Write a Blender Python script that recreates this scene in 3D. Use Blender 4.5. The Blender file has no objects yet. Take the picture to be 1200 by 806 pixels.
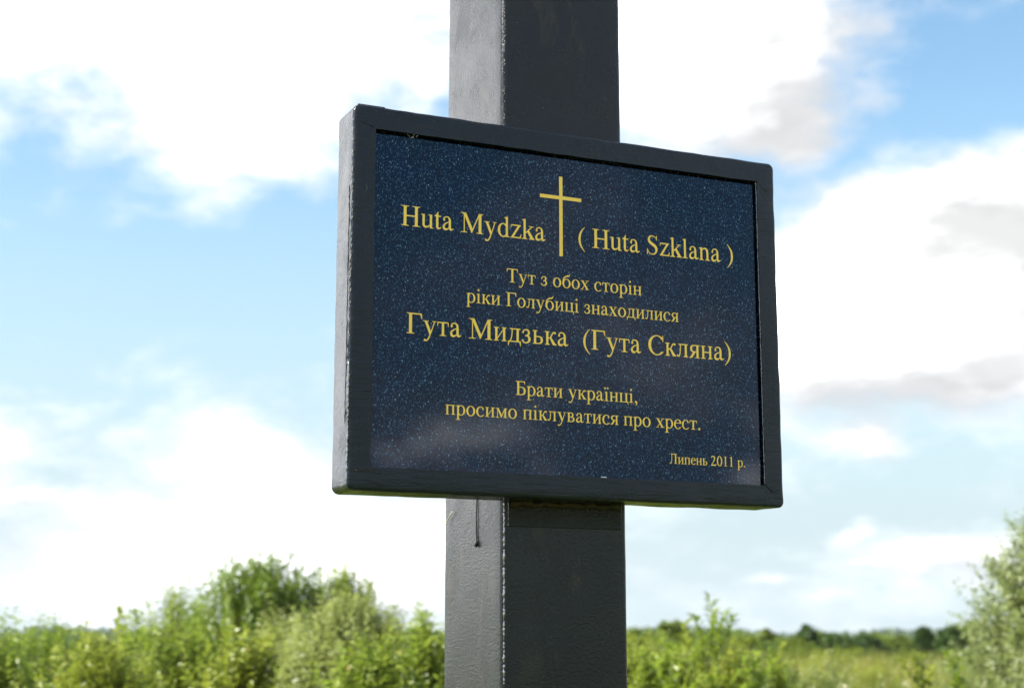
import bpy, math, random
import numpy as np
from math import sin, cos, pi, radians as R, atan2, asin

# ------------------------------------------------------------------ camera
scene = bpy.context.scene
COL = scene.collection
FPX, PITCH, TH = 1834.7, 0.1844, 0.4266          # focal length in photo px, pitch, yaw of the cross
EYE = 1.60
cam_d = bpy.data.cameras.new('camera')
cam_d.sensor_width = 36.0
cam_d.lens = FPX / 1200 * 36.0
cam_d.clip_start, cam_d.clip_end = 0.05, 30000
cam = bpy.data.objects.new('camera', cam_d)
COL.objects.link(cam)
cam.location = (0, 0, EYE)
cam.rotation_euler = (pi / 2 + PITCH, 0, 0)
scene.camera = cam
cam_d.dof.use_dof = True
cam_d.dof.focus_distance = 2.33
cam_d.dof.aperture_fstop = 5.6
cam_d.dof.aperture_blades = 9

# ------------------------------------------------------------------ light
SUN_AZ = atan2(-0.955, -0.30)                    # compass angle of the sun seen from the cross (x=sin, y=cos)
SUN_EL = R(44)
SDIR = (sin(SUN_AZ) * cos(SUN_EL), cos(SUN_AZ) * cos(SUN_EL), sin(SUN_EL))
sd = bpy.data.lights.new('sun', 'SUN')
sd.energy, sd.angle, sd.color = 4.2, R(0.55), (1.0, 0.955, 0.88)
sun = bpy.data.objects.new('sun', sd)
COL.objects.link(sun)
from mathutils import Vector, Matrix, noise as mnoise
sun.rotation_euler = Vector(SDIR).to_track_quat('Z', 'Y').to_euler()
scene.view_settings.view_transform = 'Standard'
scene.view_settings.look = 'None'
scene.view_settings.gamma = 1
scene.view_settings.exposure = 1.74

world = bpy.data.worlds.new('World')
scene.world = world
world.use_nodes = True
NT = world.node_tree
NT.nodes.clear()

class G:
    """tiny node-graph helper"""
    def __init__(s, nt): s.nt = nt
    def n(s, t, **kw):
        nd = s.nt.nodes.new(t)
        for k, v in kw.items(): setattr(nd, k, v)
        return nd
    def put(s, sock, v):
        if isinstance(v, bpy.types.NodeSocket): s.nt.links.new(v, sock)
        elif v is not None: sock.default_value = v
    def m(s, op, a, b=None, c=None, clamp=False):
        nd = s.n('ShaderNodeMath', operation=op, use_clamp=clamp)
        for i, v in enumerate((a, b, c)):
            if v is not None: s.put(nd.inputs[i], v)
        return nd.outputs[0]
    def mix(s, f, a, b, kind='MIX'):
        nd = s.n('ShaderNodeMix', data_type='RGBA', blend_type=kind)
        nd.clamp_factor = True
        s.put(nd.inputs[0], f); s.put(nd.inputs[6], a); s.put(nd.inputs[7], b)
        return nd.outputs[2]
    def ramp(s, x, a, b, lo=0.0, hi=1.0, kind='SMOOTHSTEP'):
        nd = s.n('ShaderNodeMapRange', interpolation_type=kind)
        for i, v in enumerate((x, a, b, lo, hi)): s.put(nd.inputs[i], v)
        return nd.outputs[0]
    def noise(s, vec, scale, detail=3, rough=0.5, dist=0.0, col=False):
        nd = s.n('ShaderNodeTexNoise')
        s.put(nd.inputs['Vector'], vec)
        nd.inputs['Scale'].default_value = scale
        nd.inputs['Detail'].default_value = detail
        nd.inputs['Roughness'].default_value = rough
        nd.inputs['Distortion'].default_value = dist
        return nd.outputs[1 if col else 0]
    def map(s, vec, loc=(0, 0, 0), rot=(0, 0, 0), sc=(1, 1, 1), kind='POINT'):
        nd = s.n('ShaderNodeMapping', vector_type=kind)
        s.put(nd.inputs[0], vec)
        nd.inputs[1].default_value = loc; nd.inputs[2].default_value = rot; nd.inputs[3].default_value = sc
        return nd.outputs[0]

def sky_dir(px, py):
    a, b = (px - 600) / FPX, (403 - py) / FPX
    c, s = cos(PITCH), sin(PITCH)
    v = Vector((a, c - b * s, s + b * c)).normalized()
    return math.degrees(atan2(v.x, v.y)), math.degrees(asin(v.z))

g = G(NT)
tc = g.n('ShaderNodeTexCoord')
sep = g.n('ShaderNodeSeparateXYZ')
NT.links.new(tc.outputs['Generated'], sep.inputs[0])
az = g.m('MULTIPLY', g.m('ARCTAN2', sep.outputs[0], sep.outputs[1]), 180 / pi)
el = g.m('MULTIPLY', g.m('ARCSINE', sep.outputs[2]), 180 / pi)
comb = g.n('ShaderNodeCombineXYZ')
NT.links.new(az, comb.inputs[0]); NT.links.new(el, comb.inputs[1])
ae = comb.outputs[0]
# ragged edges: warp the sky coordinates with noise taken on the direction itself
dirv = g.map(tc.outputs['Generated'], sc=(1, 1, 2.1))
wn = g.noise(dirv, 9.0, 5, 0.6, col=True)
vm = g.n('ShaderNodeVectorMath', operation='SUBTRACT'); g.put(vm.inputs[0], wn); vm.inputs[1].default_value = (.5, .5, .5)
vm2 = g.n('ShaderNodeVectorMath', operation='MULTIPLY_ADD'); g.put(vm2.inputs[0], vm.outputs[0])
vm2.inputs[1].default_value = (4.6, 2.8, 0); g.put(vm2.inputs[2], ae)
aew = vm2.outputs[0]

def blobs(vec, lst, start=0.0):
    acc = None
    for (px, py, rx, ry, rot, w) in lst:
        ca, ce = sky_dir(px, py) if abs(px) < 3000 else (px - 5000, py)
        k = 180 / pi / FPX
        mp = g.map(vec, (ca, ce, 0), (0, 0, R(rot)), (rx * k, ry * k, 1), 'TEXTURE')
        gr = g.n('ShaderNodeTexGradient', gradient_type='QUADRATIC_SPHERE')
        NT.links.new(mp, gr.inputs[0])
        acc = g.m('MULTIPLY_ADD', gr.outputs[1], w, start if acc is None else acc)
    return acc
# cloud masses: photo px centre, radii, tilt, weight
CLOUDS = [
 (60, -30, 420, 230, 0, 3.2), (330, 60, 300, 250, 0, 2.2), (250, 170, 190, 150, -20, 1.2), (560, -60, 300, 190, 0, 2.6),
 (495, 105, 60, 60, 0, .8), (760, 20, 330, 210, 0, 2.6), (900, 60, 230, 190, 35, 2.0), (820, 110, 220, 160, 10, 1.2),
 (930, 150, 200, 70, 25, .8),
 (1010, 330, 330, 190, 0, 3.0), (1120, 300, 260, 190, 0, 2.6), (1220, 240, 200, 130, 0, 1.6), (940, 400, 200, 150, 0, 2.0),
 (1230, 420, 220, 140, 0, 2.2), (1100, 440, 170, 90, 0, 1.1),
 (1025, 520, 90, 42, 14, 1.7), (997, 620, 44, 30, 25, 1.9), (1105, 640, 150, 46, 3, 1.9), (1060, 640, 90, 30, 0, .9), (1165, 640, 70, 40, 0, .9),
 (905, 676, 46, 22, 10, 1.3), (1130, 676, 60, 18, 0, .8), (965, 690, 50, 20, 0, .6), (920, 640, 70, 22, 10, .5),
 (-10, 520, 90, 70, 0, 2.0), (10, 590, 80, 40, 0, 1.4), (260, 540, 180, 90, 0, 2.0), (370, 570, 130, 70, 0, 1.6),
 (200, 660, 420, 130, 0, 2.2), (470, 650, 260, 150, 0, 2.4), (60, 700, 260, 90, 0, .8), (1040, 100, 90, 60, 0, .7),
 (5000 - 46, 9, 900, 760, 0, 4.0), (5000 - 42, 24, 1000, 520, 0, 3.0),
]
HOLES = [
 (90, 330, 330, 190, 0, -1.2), (480, 170, 120, 60, 40, -.9), (350, 330, 260, 180, 0, -.9), (60, 170, 120, 60, 30, -.4),
 (1130, 110, 170, 120, 20, -1.35), (900, 205, 90, 26, -10, -1.2), (990, 190, 90, 36, 30, -.8), (1180, 60, 150, 150, 0, -.9),
 (985, 570, 330, 90, 0, -.5), (900, 480, 90, 60, 0, -.4), (1250, 560, 220, 90, 0, -.6),
]
GENROT = 27
fb = g.noise(dirv, 14.0, 7, 0.62, 0.2)
fine = g.m('MULTIPLY', g.m('SUBTRACT', fb, 0.5), 3.6)
dens_in = g.m('ADD', blobs(aew, CLOUDS + HOLES, -0.12), fine)
# everywhere else: the same kind of sky, broken cumulus that crowd together low down
gen = g.noise(g.map(tc.outputs['Generated'], (3.1, 1.7, 0.4), (0, 0, R(GENROT)), (1, 1, 2.2)), 2.3, 7, 0.58, 0.3)
low = g.ramp(el, 6.0, 10.0, 1.0, 0.0)
gen = g.m('MULTIPLY', g.m('SUBTRACT', gen, 0.490), 10.0)
lowc = g.m('ADD', g.m('MULTIPLY', g.m('SUBTRACT', g.noise(g.map(tc.outputs['Generated'], (7.3, 2.2, 0), (0, 0, R(-4.5)), (1, 1, 2.1)), 9.0, 6, 0.58), 0.5), 13.0), 0.45)
gen = g.m('ADD', g.m('MULTIPLY', gen, g.m('SUBTRACT', 1.0, low)), g.m('MULTIPLY', lowc, low))
win = g.m('MULTIPLY', g.m('MULTIPLY', g.ramp(az, 20.0, 27.0, 1.0, 0.0), g.ramp(az, -75.0, -60.0, 0.0, 1.0)), g.ramp(el, 24.0, 31.0, 1.0, 0.0))
dens = g.m('ADD', g.m('MULTIPLY', dens_in, win), g.m('MULTIPLY', gen, g.m('SUBTRACT', 1.0, win)))
alpha = g.ramp(dens, -0.5, 1.2)
# shading inside the clouds: grey bellies
GREY = [(940, 140, 330, 140, 35, 1.25), (900, 50, 180, 80, 30, .7), (1160, 260, 260, 130, 10, 1.05), (985, 352, 70, 26, 12, .6), (1150, 430, 260, 110, 8, 1.25), (1010, 465, 170, 60, 0, .9),
        (1110, 658, 150, 26, 0, .9), (1190, 320, 80, 80, 0, .7), (60, 640, 260, 60, 0, .35), (300, 700, 330, 60, 0, .35), (1040, 538, 70, 22, 0, .5), (30, 600, 60, 20, 0, .3),
        (640, 700, 400, 90, 0, .5)]
gy = g.m('ADD', g.m('MULTIPLY', blobs(aew, GREY, 0.0), g.ramp(g.noise(g.map(tc.outputs['Generated'], sc=(1, 1, 2.4)), 17.0, 5, 0.6), 0.32, 0.70, 0.62, 1.2)), g.m('MULTIPLY', g.ramp(g.noise(dirv, 22.0, 5, 0.6), 0.42, 0.75), 0.25), clamp=True)
gy = g.m('SUBTRACT', 1.0, g.m('POWER', g.m('SUBTRACT', 1.0, gy), 2.0))
sky = g.n('ShaderNodeTexSky', sky_type='NISHITA')
sky.sun_disc = False
sky.sun_elevation = SUN_EL
sky.sun_rotation = SUN_AZ
sky.air_density, sky.dust_density, sky.ozone_density, sky.altitude = 1.0, 0.6, 1.6, 100
lit = g.mix(g.ramp(dens, 0.5, 2.6), (3.6, 3.7, 3.8, 1), (16, 15.8, 15.5, 1))
gy = g.m('MULTIPLY', gy, g.ramp(dens, 0.3, 2.2, 0.22, 1.0))
shade = g.m('POWER', 0.165, gy)
csh = g.n('ShaderNodeCombineColor')
for _i, _k in enumerate((0.985, 1.0, 1.02)): g.put(csh.inputs[_i], g.m('MINIMUM', g.m('MULTIPLY', shade, _k), 1.0))
cloud = g.mix(1.0, lit, csh.outputs[0], 'MULTIPLY')
thin = g.ramp(el, 2.0, 21.0, 0.93, 0.0, 'SMOOTHSTEP')       # milky air low down
blue = g.mix(1.0, sky.outputs[0], (0.66, 0.755, 0.70, 1), 'MULTIPLY')
base = g.mix(thin, blue, (1.95, 2.36, 2.52, 1))
final = g.mix(alpha, base, cloud)
bg = g.n('ShaderNodeBackground')
NT.links.new(final, bg.inputs[0]); bg.inputs[1].default_value = 0.10
wo = g.n('ShaderNodeOutputWorld')
NT.links.new(bg.outputs[0], wo.inputs[0])
world.cycles.sampling_method = 'MANUAL'
world.cycles.sample_map_resolution = 512

# ------------------------------------------------------------------ materials
def mat(name):
    m = bpy.data.materials.new(name); m.use_nodes = True
    nt = m.node_tree; p = nt.nodes['Principled BSDF']
    return m, G(nt), p

def paint_material(name, tint=(0.012, 0.014, 0.019), rough=(0.22, 0.5), bump=0.35, coarse=60, streak=(1, 1, 1), worn=False):
    m, q, p = mat(name)
    oc = q.n('ShaderNodeTexCoord').outputs['Object']
    v = q.map(oc, sc=streak)
    n1 = q.noise(v, coarse, 4, 0.6)
    n2 = q.noise(oc, 420, 3, 0.65)
    n3 = q.noise(q.map(oc, sc=(1, 1, .5)), 7, 4, 0.6, 0.6)
    rust = q.ramp(q.noise(oc, 24, 6, 0.72), 0.66, 0.78)
    base = q.mix(q.ramp(n3, 0.35, 0.7), (*tint, 1), (tint[0] * 2.1, tint[1] * 1.85, tint[2] * 1.5, 1))
    base = q.mix(q.m('MULTIPLY', rust, 0.55), base, (0.055, 0.038, 0.026, 1))
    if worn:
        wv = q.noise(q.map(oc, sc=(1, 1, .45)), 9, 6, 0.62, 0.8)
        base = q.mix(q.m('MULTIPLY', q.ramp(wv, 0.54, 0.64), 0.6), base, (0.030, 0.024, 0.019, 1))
    q.put(p.inputs['Base Color'], base)
    q.put(p.inputs['Roughness'], q.ramp(q.noise(oc, 11, 5, 0.65, 0.5), 0.3, 0.72, rough[0], rough[1]))
    p.inputs['IOR'].default_value = 1.40
    b1 = q.n('ShaderNodeBump'); b1.inputs['Strength'].default_value = bump; b1.inputs['Distance'].default_value = 0.0026
    q.put(b1.inputs['Height'], n1)
    b2 = q.n('ShaderNodeBump'); b2.inputs['Strength'].default_value = bump; b2.inputs['Distance'].default_value = 0.0008
    q.put(b2.inputs['Height'], n2); q.put(b2.inputs['Normal'], b1.outputs[0])
    # paint pits and runs
    vo = q.n('ShaderNodeTexVoronoi', feature='F1'); q.put(vo.inputs['Vector'], q.map(oc, sc=(1, 1, .6))); vo.inputs['Scale'].default_value = 95
    pit = q.ramp(vo.outputs[0], 0.0, 0.16, -1.0, 0.0)
    b3 = q.n('ShaderNodeBump'); b3.inputs['Strength'].default_value = 0.5; b3.inputs['Distance'].default_value = 0.0006
    q.put(b3.inputs['Height'], pit); q.put(b3.inputs['Normal'], b2.outputs[0])
    q.put(p.inputs['Normal'], b3.outputs[0])
    return m

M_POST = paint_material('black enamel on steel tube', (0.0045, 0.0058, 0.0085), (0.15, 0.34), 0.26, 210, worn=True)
M_FRAME = paint_material('brushed black enamel on frame', (0.0030, 0.0058, 0.012), (0.15, 0.34), 0.42, 120, (.16, 1, 1))
M_RIM = paint_material('rusty dark joint', (0.020, 0.010, 0.005), (0.3, 0.6), 0.9, 120)
M_PLAIN = paint_material('black enamel drip', (0.008, 0.008, 0.009), (0.2, 0.3), 0.1, 60)

def granite():
    m, q, p = mat('dark blue speckled granite')
    oc = q.n('ShaderNodeTexCoord').outputs['Object']
    base = q.mix(q.ramp(q.noise(oc, 30, 4, .6), .35, .65), (0.0003, 0.0055, 0.023, 1), (0.0004, 0.008, 0.032, 1))
    sp = q.noise(q.map(oc, sc=(1, 1, .9)), 370, 3, 0.7)
    base = q.mix(q.ramp(sp, 0.53, 0.70), base, (0.020, 0.078, 0.175, 1))
    sp2 = q.noise(q.map(oc, (4, 2, 9), (0, .6, 0), (1, 1, .45)), 620, 2, 0.6)
    base = q.mix(q.ramp(sp2, 0.61, 0.72), base, (0.13, 0.24, 0.40, 1))
    vo = q.n('ShaderNodeTexVoronoi', feature='F1'); q.put(vo.inputs['Vector'], oc); vo.inputs['Scale'].default_value = 300
    sel = q.n('ShaderNodeSeparateColor'); q.put(sel.inputs[0], vo.outputs['Color'])
    rare = q.m('MULTIPLY', q.ramp(vo.outputs[0], 0.18, 0.32, 1, 0), q.m('GREATER_THAN', sel.outputs[0], 0.968))
    base = q.mix(rare, base, (0.22, 0.30, 0.42, 1))
    rare2 = q.m('MULTIPLY', q.ramp(vo.outputs[0], 0.18, 0.34, 1, 0), q.m('GREATER_THAN', sel.outputs[1], 0.975))
    base = q.mix(rare2, base, (0.26, 0.16, 0.05, 1))
    q.put(p.inputs['Base Color'], base)
    p.inputs['Roughness'].default_value = 0.04
    p.inputs['IOR'].default_value = 1.33
    return m
M_GRANITE = granite()
def gold():
    m, q, p = mat('gold paint lettering')
    oc = q.n('ShaderNodeTexCoord').outputs['Object']
    n = q.noise(oc, 500, 2, .6)
    q.put(p.inputs['Base Color'], q.mix(q.ramp(n, .35, .65), (0.98, 0.58, 0.07, 1), (0.99, 0.68, 0.12, 1)))
    p.inputs['Roughness'].default_value = 0.5
    return m
M_GOLD = gold()

def simple(name, c, rough=0.8, sc=40):
    m, q, p = mat(name)
    oc = q.n('ShaderNodeTexCoord').outputs['Object']
    q.put(p.inputs['Base Color'], q.mix(q.noise(oc, sc, 3), tuple(x * .7 for x in c) + (1,), tuple(x * 1.3 for x in c) + (1,)))
    p.inputs['Roughness'].default_value = rough
    return m
M_DARK = simple('dark sealant', (0.006, 0.006, 0.006), .8, 200)
M_BARK = simple('grey brown bark', (0.10, 0.08, 0.055), .9, 30)
M_STEM = simple('green stem', (0.10, 0.13, 0.045), .7, 30)
M_PALE = simple('dry pale fibre', (0.55, 0.54, 0.36), .7, 300)
M_WHITE = simple('white fluff', (0.7, 0.7, 0.66), .9, 300)
M_CONC = simple('weathered concrete', (0.30, 0.29, 0.27), .9, 20)

def leaf_material(name, a, b, under=None, gloss=0.38, trans=0.40, spec=0.5):
    m, q, p = mat(name)
    nt = m.node_tree
    at = q.n('ShaderNodeAttribute', attribute_name='tone')
    col = q.mix(at.outputs['Fac'], (*a, 1), (*b, 1))
    col = q.mix(q.ramp(at.outputs['Fac'], 0.965, 0.975), col, (0.22, 0.14, 0.03, 1))     # a few yellowed leaves
    if under:
        geo = q.n('ShaderNodeNewGeometry')
        col = q.mix(geo.outputs['Backfacing'], col, (*under, 1))
    q.put(p.inputs['Base Color'], col)
    p.inputs['Roughness'].default_value = gloss
    p.inputs['Specular IOR Level'].default_value = spec
    tr = q.n('ShaderNodeBsdfTranslucent')
    q.put(tr.inputs[0], q.mix(0.5, col, (a[0] * 2.0, a[1] * 2.0, a[2] * .8, 1)))
    mx = q.n('ShaderNodeMixShader'); mx.inputs[0].default_value = trans
    nt.links.new(p.outputs[0], mx.inputs[1]); nt.links.new(tr.outputs[0], mx.inputs[2])
    nt.links.new(mx.outputs[0], nt.nodes['Material Output'].inputs[0])
    return m
L_FRESH = leaf_material('fresh green leaves', (0.1404, 0.2015, 0.01216), (0.2527, 0.2948, 0.0266), (0.1872, 0.2457, 0.0608))
L_DEEP = leaf_material('deep green leaves', (0.0936, 0.1523, 0.01064), (0.1591, 0.2162, 0.01824), (0.1404, 0.1966, 0.0456))
L_WILLOW = leaf_material('grey green willow leaves', (0.1685, 0.2064, 0.0456), (0.2808, 0.3047, 0.0988), (0.337, 0.3735, 0.1824))
L_OLIVE = leaf_material('yellow green leaves', (0.1498, 0.1966, 0.01368), (0.2714, 0.2948, 0.0304), (0.234, 0.2555, 0.0608))
L_SILVER = leaf_material('silvery willow leaves', (0.116, 0.1554, 0.032), (0.2, 0.2352, 0.08), (0.288, 0.3192, 0.192))
L_FAR = leaf_material('distant green leaves', (0.08424, 0.1278, 0.0152), (0.1591, 0.1966, 0.0228), None, .6, .35, .3)
L_FARDARK = leaf_material('distant dark green leaves', (0.04, 0.0756, 0.0176), (0.072, 0.1134, 0.024), None, .6, .3, .3)
L_GRASS = leaf_material('ripening grass', (0.144, 0.168, 0.024), (0.32, 0.2688, 0.072), None, .55, .35, .3)
L_TURF = leaf_material('short green grass', (0.07, 0.12, 0.015), (0.14, 0.18, 0.03), None, .55, .35, .3)
L_FLOWER = leaf_material('pale seed heads', (0.40, 0.40, 0.24), (0.55, 0.52, 0.36), None, .7, .3, .2)

# ------------------------------------------------------------------ object helpers
def link(o, parent=None):
    COL.objects.link(o)
    if parent is not None: o.parent = parent
    return o
def tag(o, label=None, cat=None, group=None, kind=None):
    if label: o['label'] = label
    if cat: o['category'] = cat
    if group: o['group'] = group
    if kind: o['kind'] = kind
    return o
def empty(name, loc, rz=0.0):
    o = bpy.data.objects.new(name, None); o.location = loc; o.rotation_euler = (0, 0, rz)
    o.empty_display_size = 0.1
    return link(o)
def mesh_np(name, V, F, m, parent=None, tone=None, smooth=False, n=None):
    """V (N,3); F (M,k) all faces the same size, or a list of face lists"""
    me = bpy.data.meshes.new(name)
    if isinstance(F, np.ndarray):
        V = np.asarray(V, np.float32); F = np.asarray(F, np.int32); k = F.shape[1]
        me.vertices.add(len(V)); me.vertices.foreach_set('co', V.ravel())
        me.loops.add(F.size); me.loops.foreach_set('vertex_index', F.ravel())
        me.polygons.add(len(F)); me.polygons.foreach_set('loop_start', np.arange(0, F.size, k, dtype=np.int32))
        me.update(calc_edges=True)
    else:
        me.from_pydata([tuple(map(float, v)) for v in V], [], F); me.update()
    if tone is not None:
        at = me.attributes.new('tone', 'FLOAT', 'POINT'); at.data.foreach_set('value', np.asarray(tone, np.float32))
    me.materials.append(m)
    if smooth: me.polygons.foreach_set('use_smooth', np.ones(len(me.polygons), bool))
    return link(bpy.data.objects.new(name, me), parent)
def box(x0, x1, y0, y1, z0, z1):
    V = [(x0, y0, z0), (x1, y0, z0), (x1, y1, z0), (x0, y1, z0), (x0, y0, z1), (x1, y0, z1), (x1, y1, z1), (x0, y1, z1)]
    F = [[0, 3, 2, 1], [4, 5, 6, 7], [0, 1, 5, 4], [1, 2, 6, 5], [2, 3, 7, 6], [3, 0, 4, 7]]
    return V, F
def bevel(o, w, seg=3):
    b = o.modifiers.new('bevel', 'BEVEL'); b.width = w; b.segments = seg; b.limit_method = 'ANGLE'; b.angle_limit = R(40)
    o.data.polygons.foreach_set('use_smooth', np.ones(len(o.data.polygons), bool))
    w2 = o.modifiers.new('wn', 'WEIGHTED_NORMAL'); w2.keep_sharp = True
def tube(pts, rad, sides=6):
    pts = [Vector(p) for p in pts]; V = []; F = []
    for i, p in enumerate(pts):
        d = (pts[min(i + 1, len(pts) - 1)] - pts[max(i - 1, 0)]).normalized()
        a = d.orthogonal().normalized(); b = d.cross(a)
        r = rad[i] if hasattr(rad, '__len__') else rad
        for k in range(sides):
            t = 2 * pi * k / sides; V.append(p + (a * cos(t) + b * sin(t)) * r)
    for i in range(len(pts) - 1):
        for k in range(sides):
            k2 = (k + 1) % sides
            F.append([i * sides + k, i * sides + k2, (i + 1) * sides + k2, (i + 1) * sides + k])
    F.append(list(range(sides))[::-1]); F.append([(len(pts) - 1) * sides + k for k in range(sides)])
    return V, F

# ------------------------------------------------------------------ the cross with its plaque
PX, PY, PZ = 0.0966, 2.2753, EYE + 0.4715           # centre of the frame's front face
W, H, BX, BT, T = 0.7090, 0.5510, 0.0333, 0.0345, 0.0665
PX0, PW, PD = -0.0902, 0.2080, 0.2270
UC, DC = PX0 + PW / 2, 0.0703 + PD / 2
r_ = Vector((cos(TH), sin(TH), 0)); n_ = Vector((-sin(TH), cos(TH), 0))
base = Vector((PX, PY, 0)) + r_ * UC + n_ * DC
cross = empty('memorial_cross', base, TH)
tag(cross, 'tall black painted steel cross carrying a framed blue granite plaque with gold lettering', 'memorial cross')
def L(u, d, v=None):                                # plaque coordinates -> the cross's own
    return (u - UC, d - DC, PZ + (v or 0))

rng = random.Random(5)
def rough_tube_mesh(name, w, d, z0, z1, m, rad=0.008, step=0.02, amp=0.0005):
    """rounded square steel tube with a slightly wavy painted skin"""
    prof = []
    for cx, cy, a0 in ((w / 2 - rad, -d / 2 + rad, -90), (w / 2 - rad, d / 2 - rad, 0), (-w / 2 + rad, d / 2 - rad, 90), (-w / 2 + rad, -d / 2 + rad, 180)):
        for k in range(7):
            a = R(a0 + 15 * k); prof.append((cx + rad * cos(a), cy + rad * sin(a), cos(a), sin(a)))
    full = []
    for i, p in enumerate(prof):
        full.append(p); q = prof[(i + 1) % len(prof)]
        dist = math.hypot(q[0] - p[0], q[1] - p[1])
        if dist > .03:
            for k in range(1, 9):
                t = k / 9; full.append((p[0] + (q[0] - p[0]) * t, p[1] + (q[1] - p[1]) * t, p[2], p[3]))
    nz = int((z1 - z0) / step) + 1; N = len(full); V = []; F = []
    for j in range(nz):
        z = z0 + (z1 - z0) * j / (nz - 1)
        for (x, y, nx, ny) in full:
            e = amp * (mnoise.noise(Vector((x * 22, y * 22, z * 14))) + .6 * mnoise.noise(Vector((x * 70, y * 70, z * 45))))
            V.append((x + nx * e, y + ny * e, z))
    for j in range(nz - 1):
        for i in range(N):
            i2 = (i + 1) % N
            F.append([j * N + i, j * N + i2, (j + 1) * N + i2, (j + 1) * N + i])
    F.append(list(range(N))[::-1]); F.append([(nz - 1) * N + i for i in range(N)])
    o = mesh_np(name, V, F, m, cross)
    o.data.polygons.foreach_set('use_smooth', np.array([len(f) == 4 for f in F]))
    return o
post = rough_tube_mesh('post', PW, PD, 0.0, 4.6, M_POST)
# cross beam above the picture, square tube pushed through the post
V, F = [], []
for s in (-1, 1):
    v, f = box(min(s * (PW / 2 + .0), s * .98), max(s * (PW / 2 + .0), s * .98), -PD / 2 + .002, PD / 2 - .002, 3.62, 3.82)
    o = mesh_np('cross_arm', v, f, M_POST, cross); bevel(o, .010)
# weld seam and rough band under the frame
zs = PZ - H / 2
v, f = box(-PW / 2 + .009, PW / 2 - .010, -PD / 2 - .0022, -PD / 2 + .004, zs - .038, zs + .01)
band = mesh_np('backing_plate', v, f, paint_material('rough brushed enamel', (0.0055, 0.0062, 0.0078), (0.2, 0.45), 1.0, 150), cross); bevel(band, .0015, 2)
# crusty weld bead where the frame meets the post
V, F = tube([(x, -PD / 2 - .004 + .0015 * sin(x * 300), zs - .003 + .0012 * sin(x * 170 + 1)) for x in np.linspace(-PW / 2 + .012, PW / 2 - .012, 60)],
            [0.0045 + 0.0018 * rng.random() for _ in range(60)], 7)
mesh_np('weld_bead', V, F, M_RIM, cross, smooth=True)

# frame: a deep tray whose front is a lip around the slab
def frame_mesh():
    """closed ring section swept round the rectangle, wavy like thick brushed paint"""
    LIP = 0.016
    sec = []                                        # (inset, depth, outward normal)
    rr = 0.0045
    # outer back -> outer front rounded -> inner front rounded -> inner back
    sec += [(0.0, T, ), (0.0, T * .66), (0.0, T * .33), (0.0, rr)]
    sec += [(rr * (1 - cos(R(a))), rr * (1 - sin(R(a)))) for a in (22, 45, 68, 90)]
    sec += [('w', .33), ('w', .66)]
    sec += [('i', .0), ('i', .5), ('i', 1.0), ('b', 0)]
    V = []; F = []; ring = []
    per = []
    nu, nv, nc, cr = 40, 32, 5, 0.010
    def corner(cx, cy, a0):
        return [(cx, cy, R(a0 + 90 * k / nc)) for k in range(nc + 1)]
    cs = [(1, -1, -90), (1, 1, 0), (-1, 1, 90), (-1, -1, 180)]
    for ci, (sx, sy, a0) in enumerate(cs):
        for k in range(nc + 1):
            per.append((sx, sy, R(a0 + 90 * k / nc), None))
        nx, ny, _ = cs[(ci + 1) % 4]
        n = nv if sx == nx else nu
        for k in range(1, n):
            per.append((sx, sy, R(a0 + 90), (k / n, nx, ny)))
    def inset(s):
        if s[0] == 'w': return BX * s[1] + rr * (1 - s[1]), 0.0
        if s[0] == 'i': return BX + .0012 * s[1] * 1.0, 0.0002 + LIP * s[1] + .0012 * (s[1] > 0)
        if s[0] == 'b': return BX - .004, T
        return s
    sec = [inset(s) if isinstance(s[0], str) else s for s in sec]
    for (sx, sy, a, e) in per:
        for (i, d) in sec:
            def pos(sx, sy):
                c = max(cr - i, 0.0)
                return ((W / 2 - i - c) * sx + c * cos(a), (H / 2 - i - c) * sy + c * sin(a))
            x, y = pos(sx, sy)
            if e:
                x2, y2 = pos(e[1], e[2]); x += (x2 - x) * e[0]; y += (y2 - y) * e[0]
            p = Vector((x, d, y))
            amp = .0010
            w1 = amp * mnoise.noise(p * 28) + amp * .5 * mnoise.noise(p * 90 + Vector((4, 4, 4)))
            w2 = amp * mnoise.noise(p * 30 + Vector((9, 1, 2)))
            V.append(L(x + .0016 + w1 * cos(a), d + w2, y - .0009 + w1 * sin(a)))
    ns, npn = len(sec), len(per)
    for j in range(npn):
        j2 = (j + 1) % npn
        for k in range(ns - 1):
            F.append([j * ns + k, j * ns + k + 1, j2 * ns + k + 1, j2 * ns + k])
        F.append([j * ns + ns - 1, j * ns, j2 * ns, j2 * ns + ns - 1])
    o = mesh_np('frame', V, F, M_FRAME, cross, smooth=True)
    return o
fr = frame_mesh()
import bmesh
def fix_normals(o):
    bm = bmesh.new(); bm.from_mesh(o.data); bmesh.ops.recalc_face_normals(bm, faces=bm.faces); bm.to_mesh(o.data); bm.free()
fix_normals(fr)
fr.data.set_sharp_from_angle(angle=R(50)) if hasattr(fr.data, 'set_sharp_from_angle') else None
v, f = box(*[c for c in (L(-W / 2 + .006, 0)[0], L(W / 2 - .006, 0)[0])], L(0, T - .006)[1], L(0, .0700)[1], PZ - H / 2 + .006, PZ + H / 2 - .006)
bk = mesh_np('back_panel', v, f, M_FRAME, fr)
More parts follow.
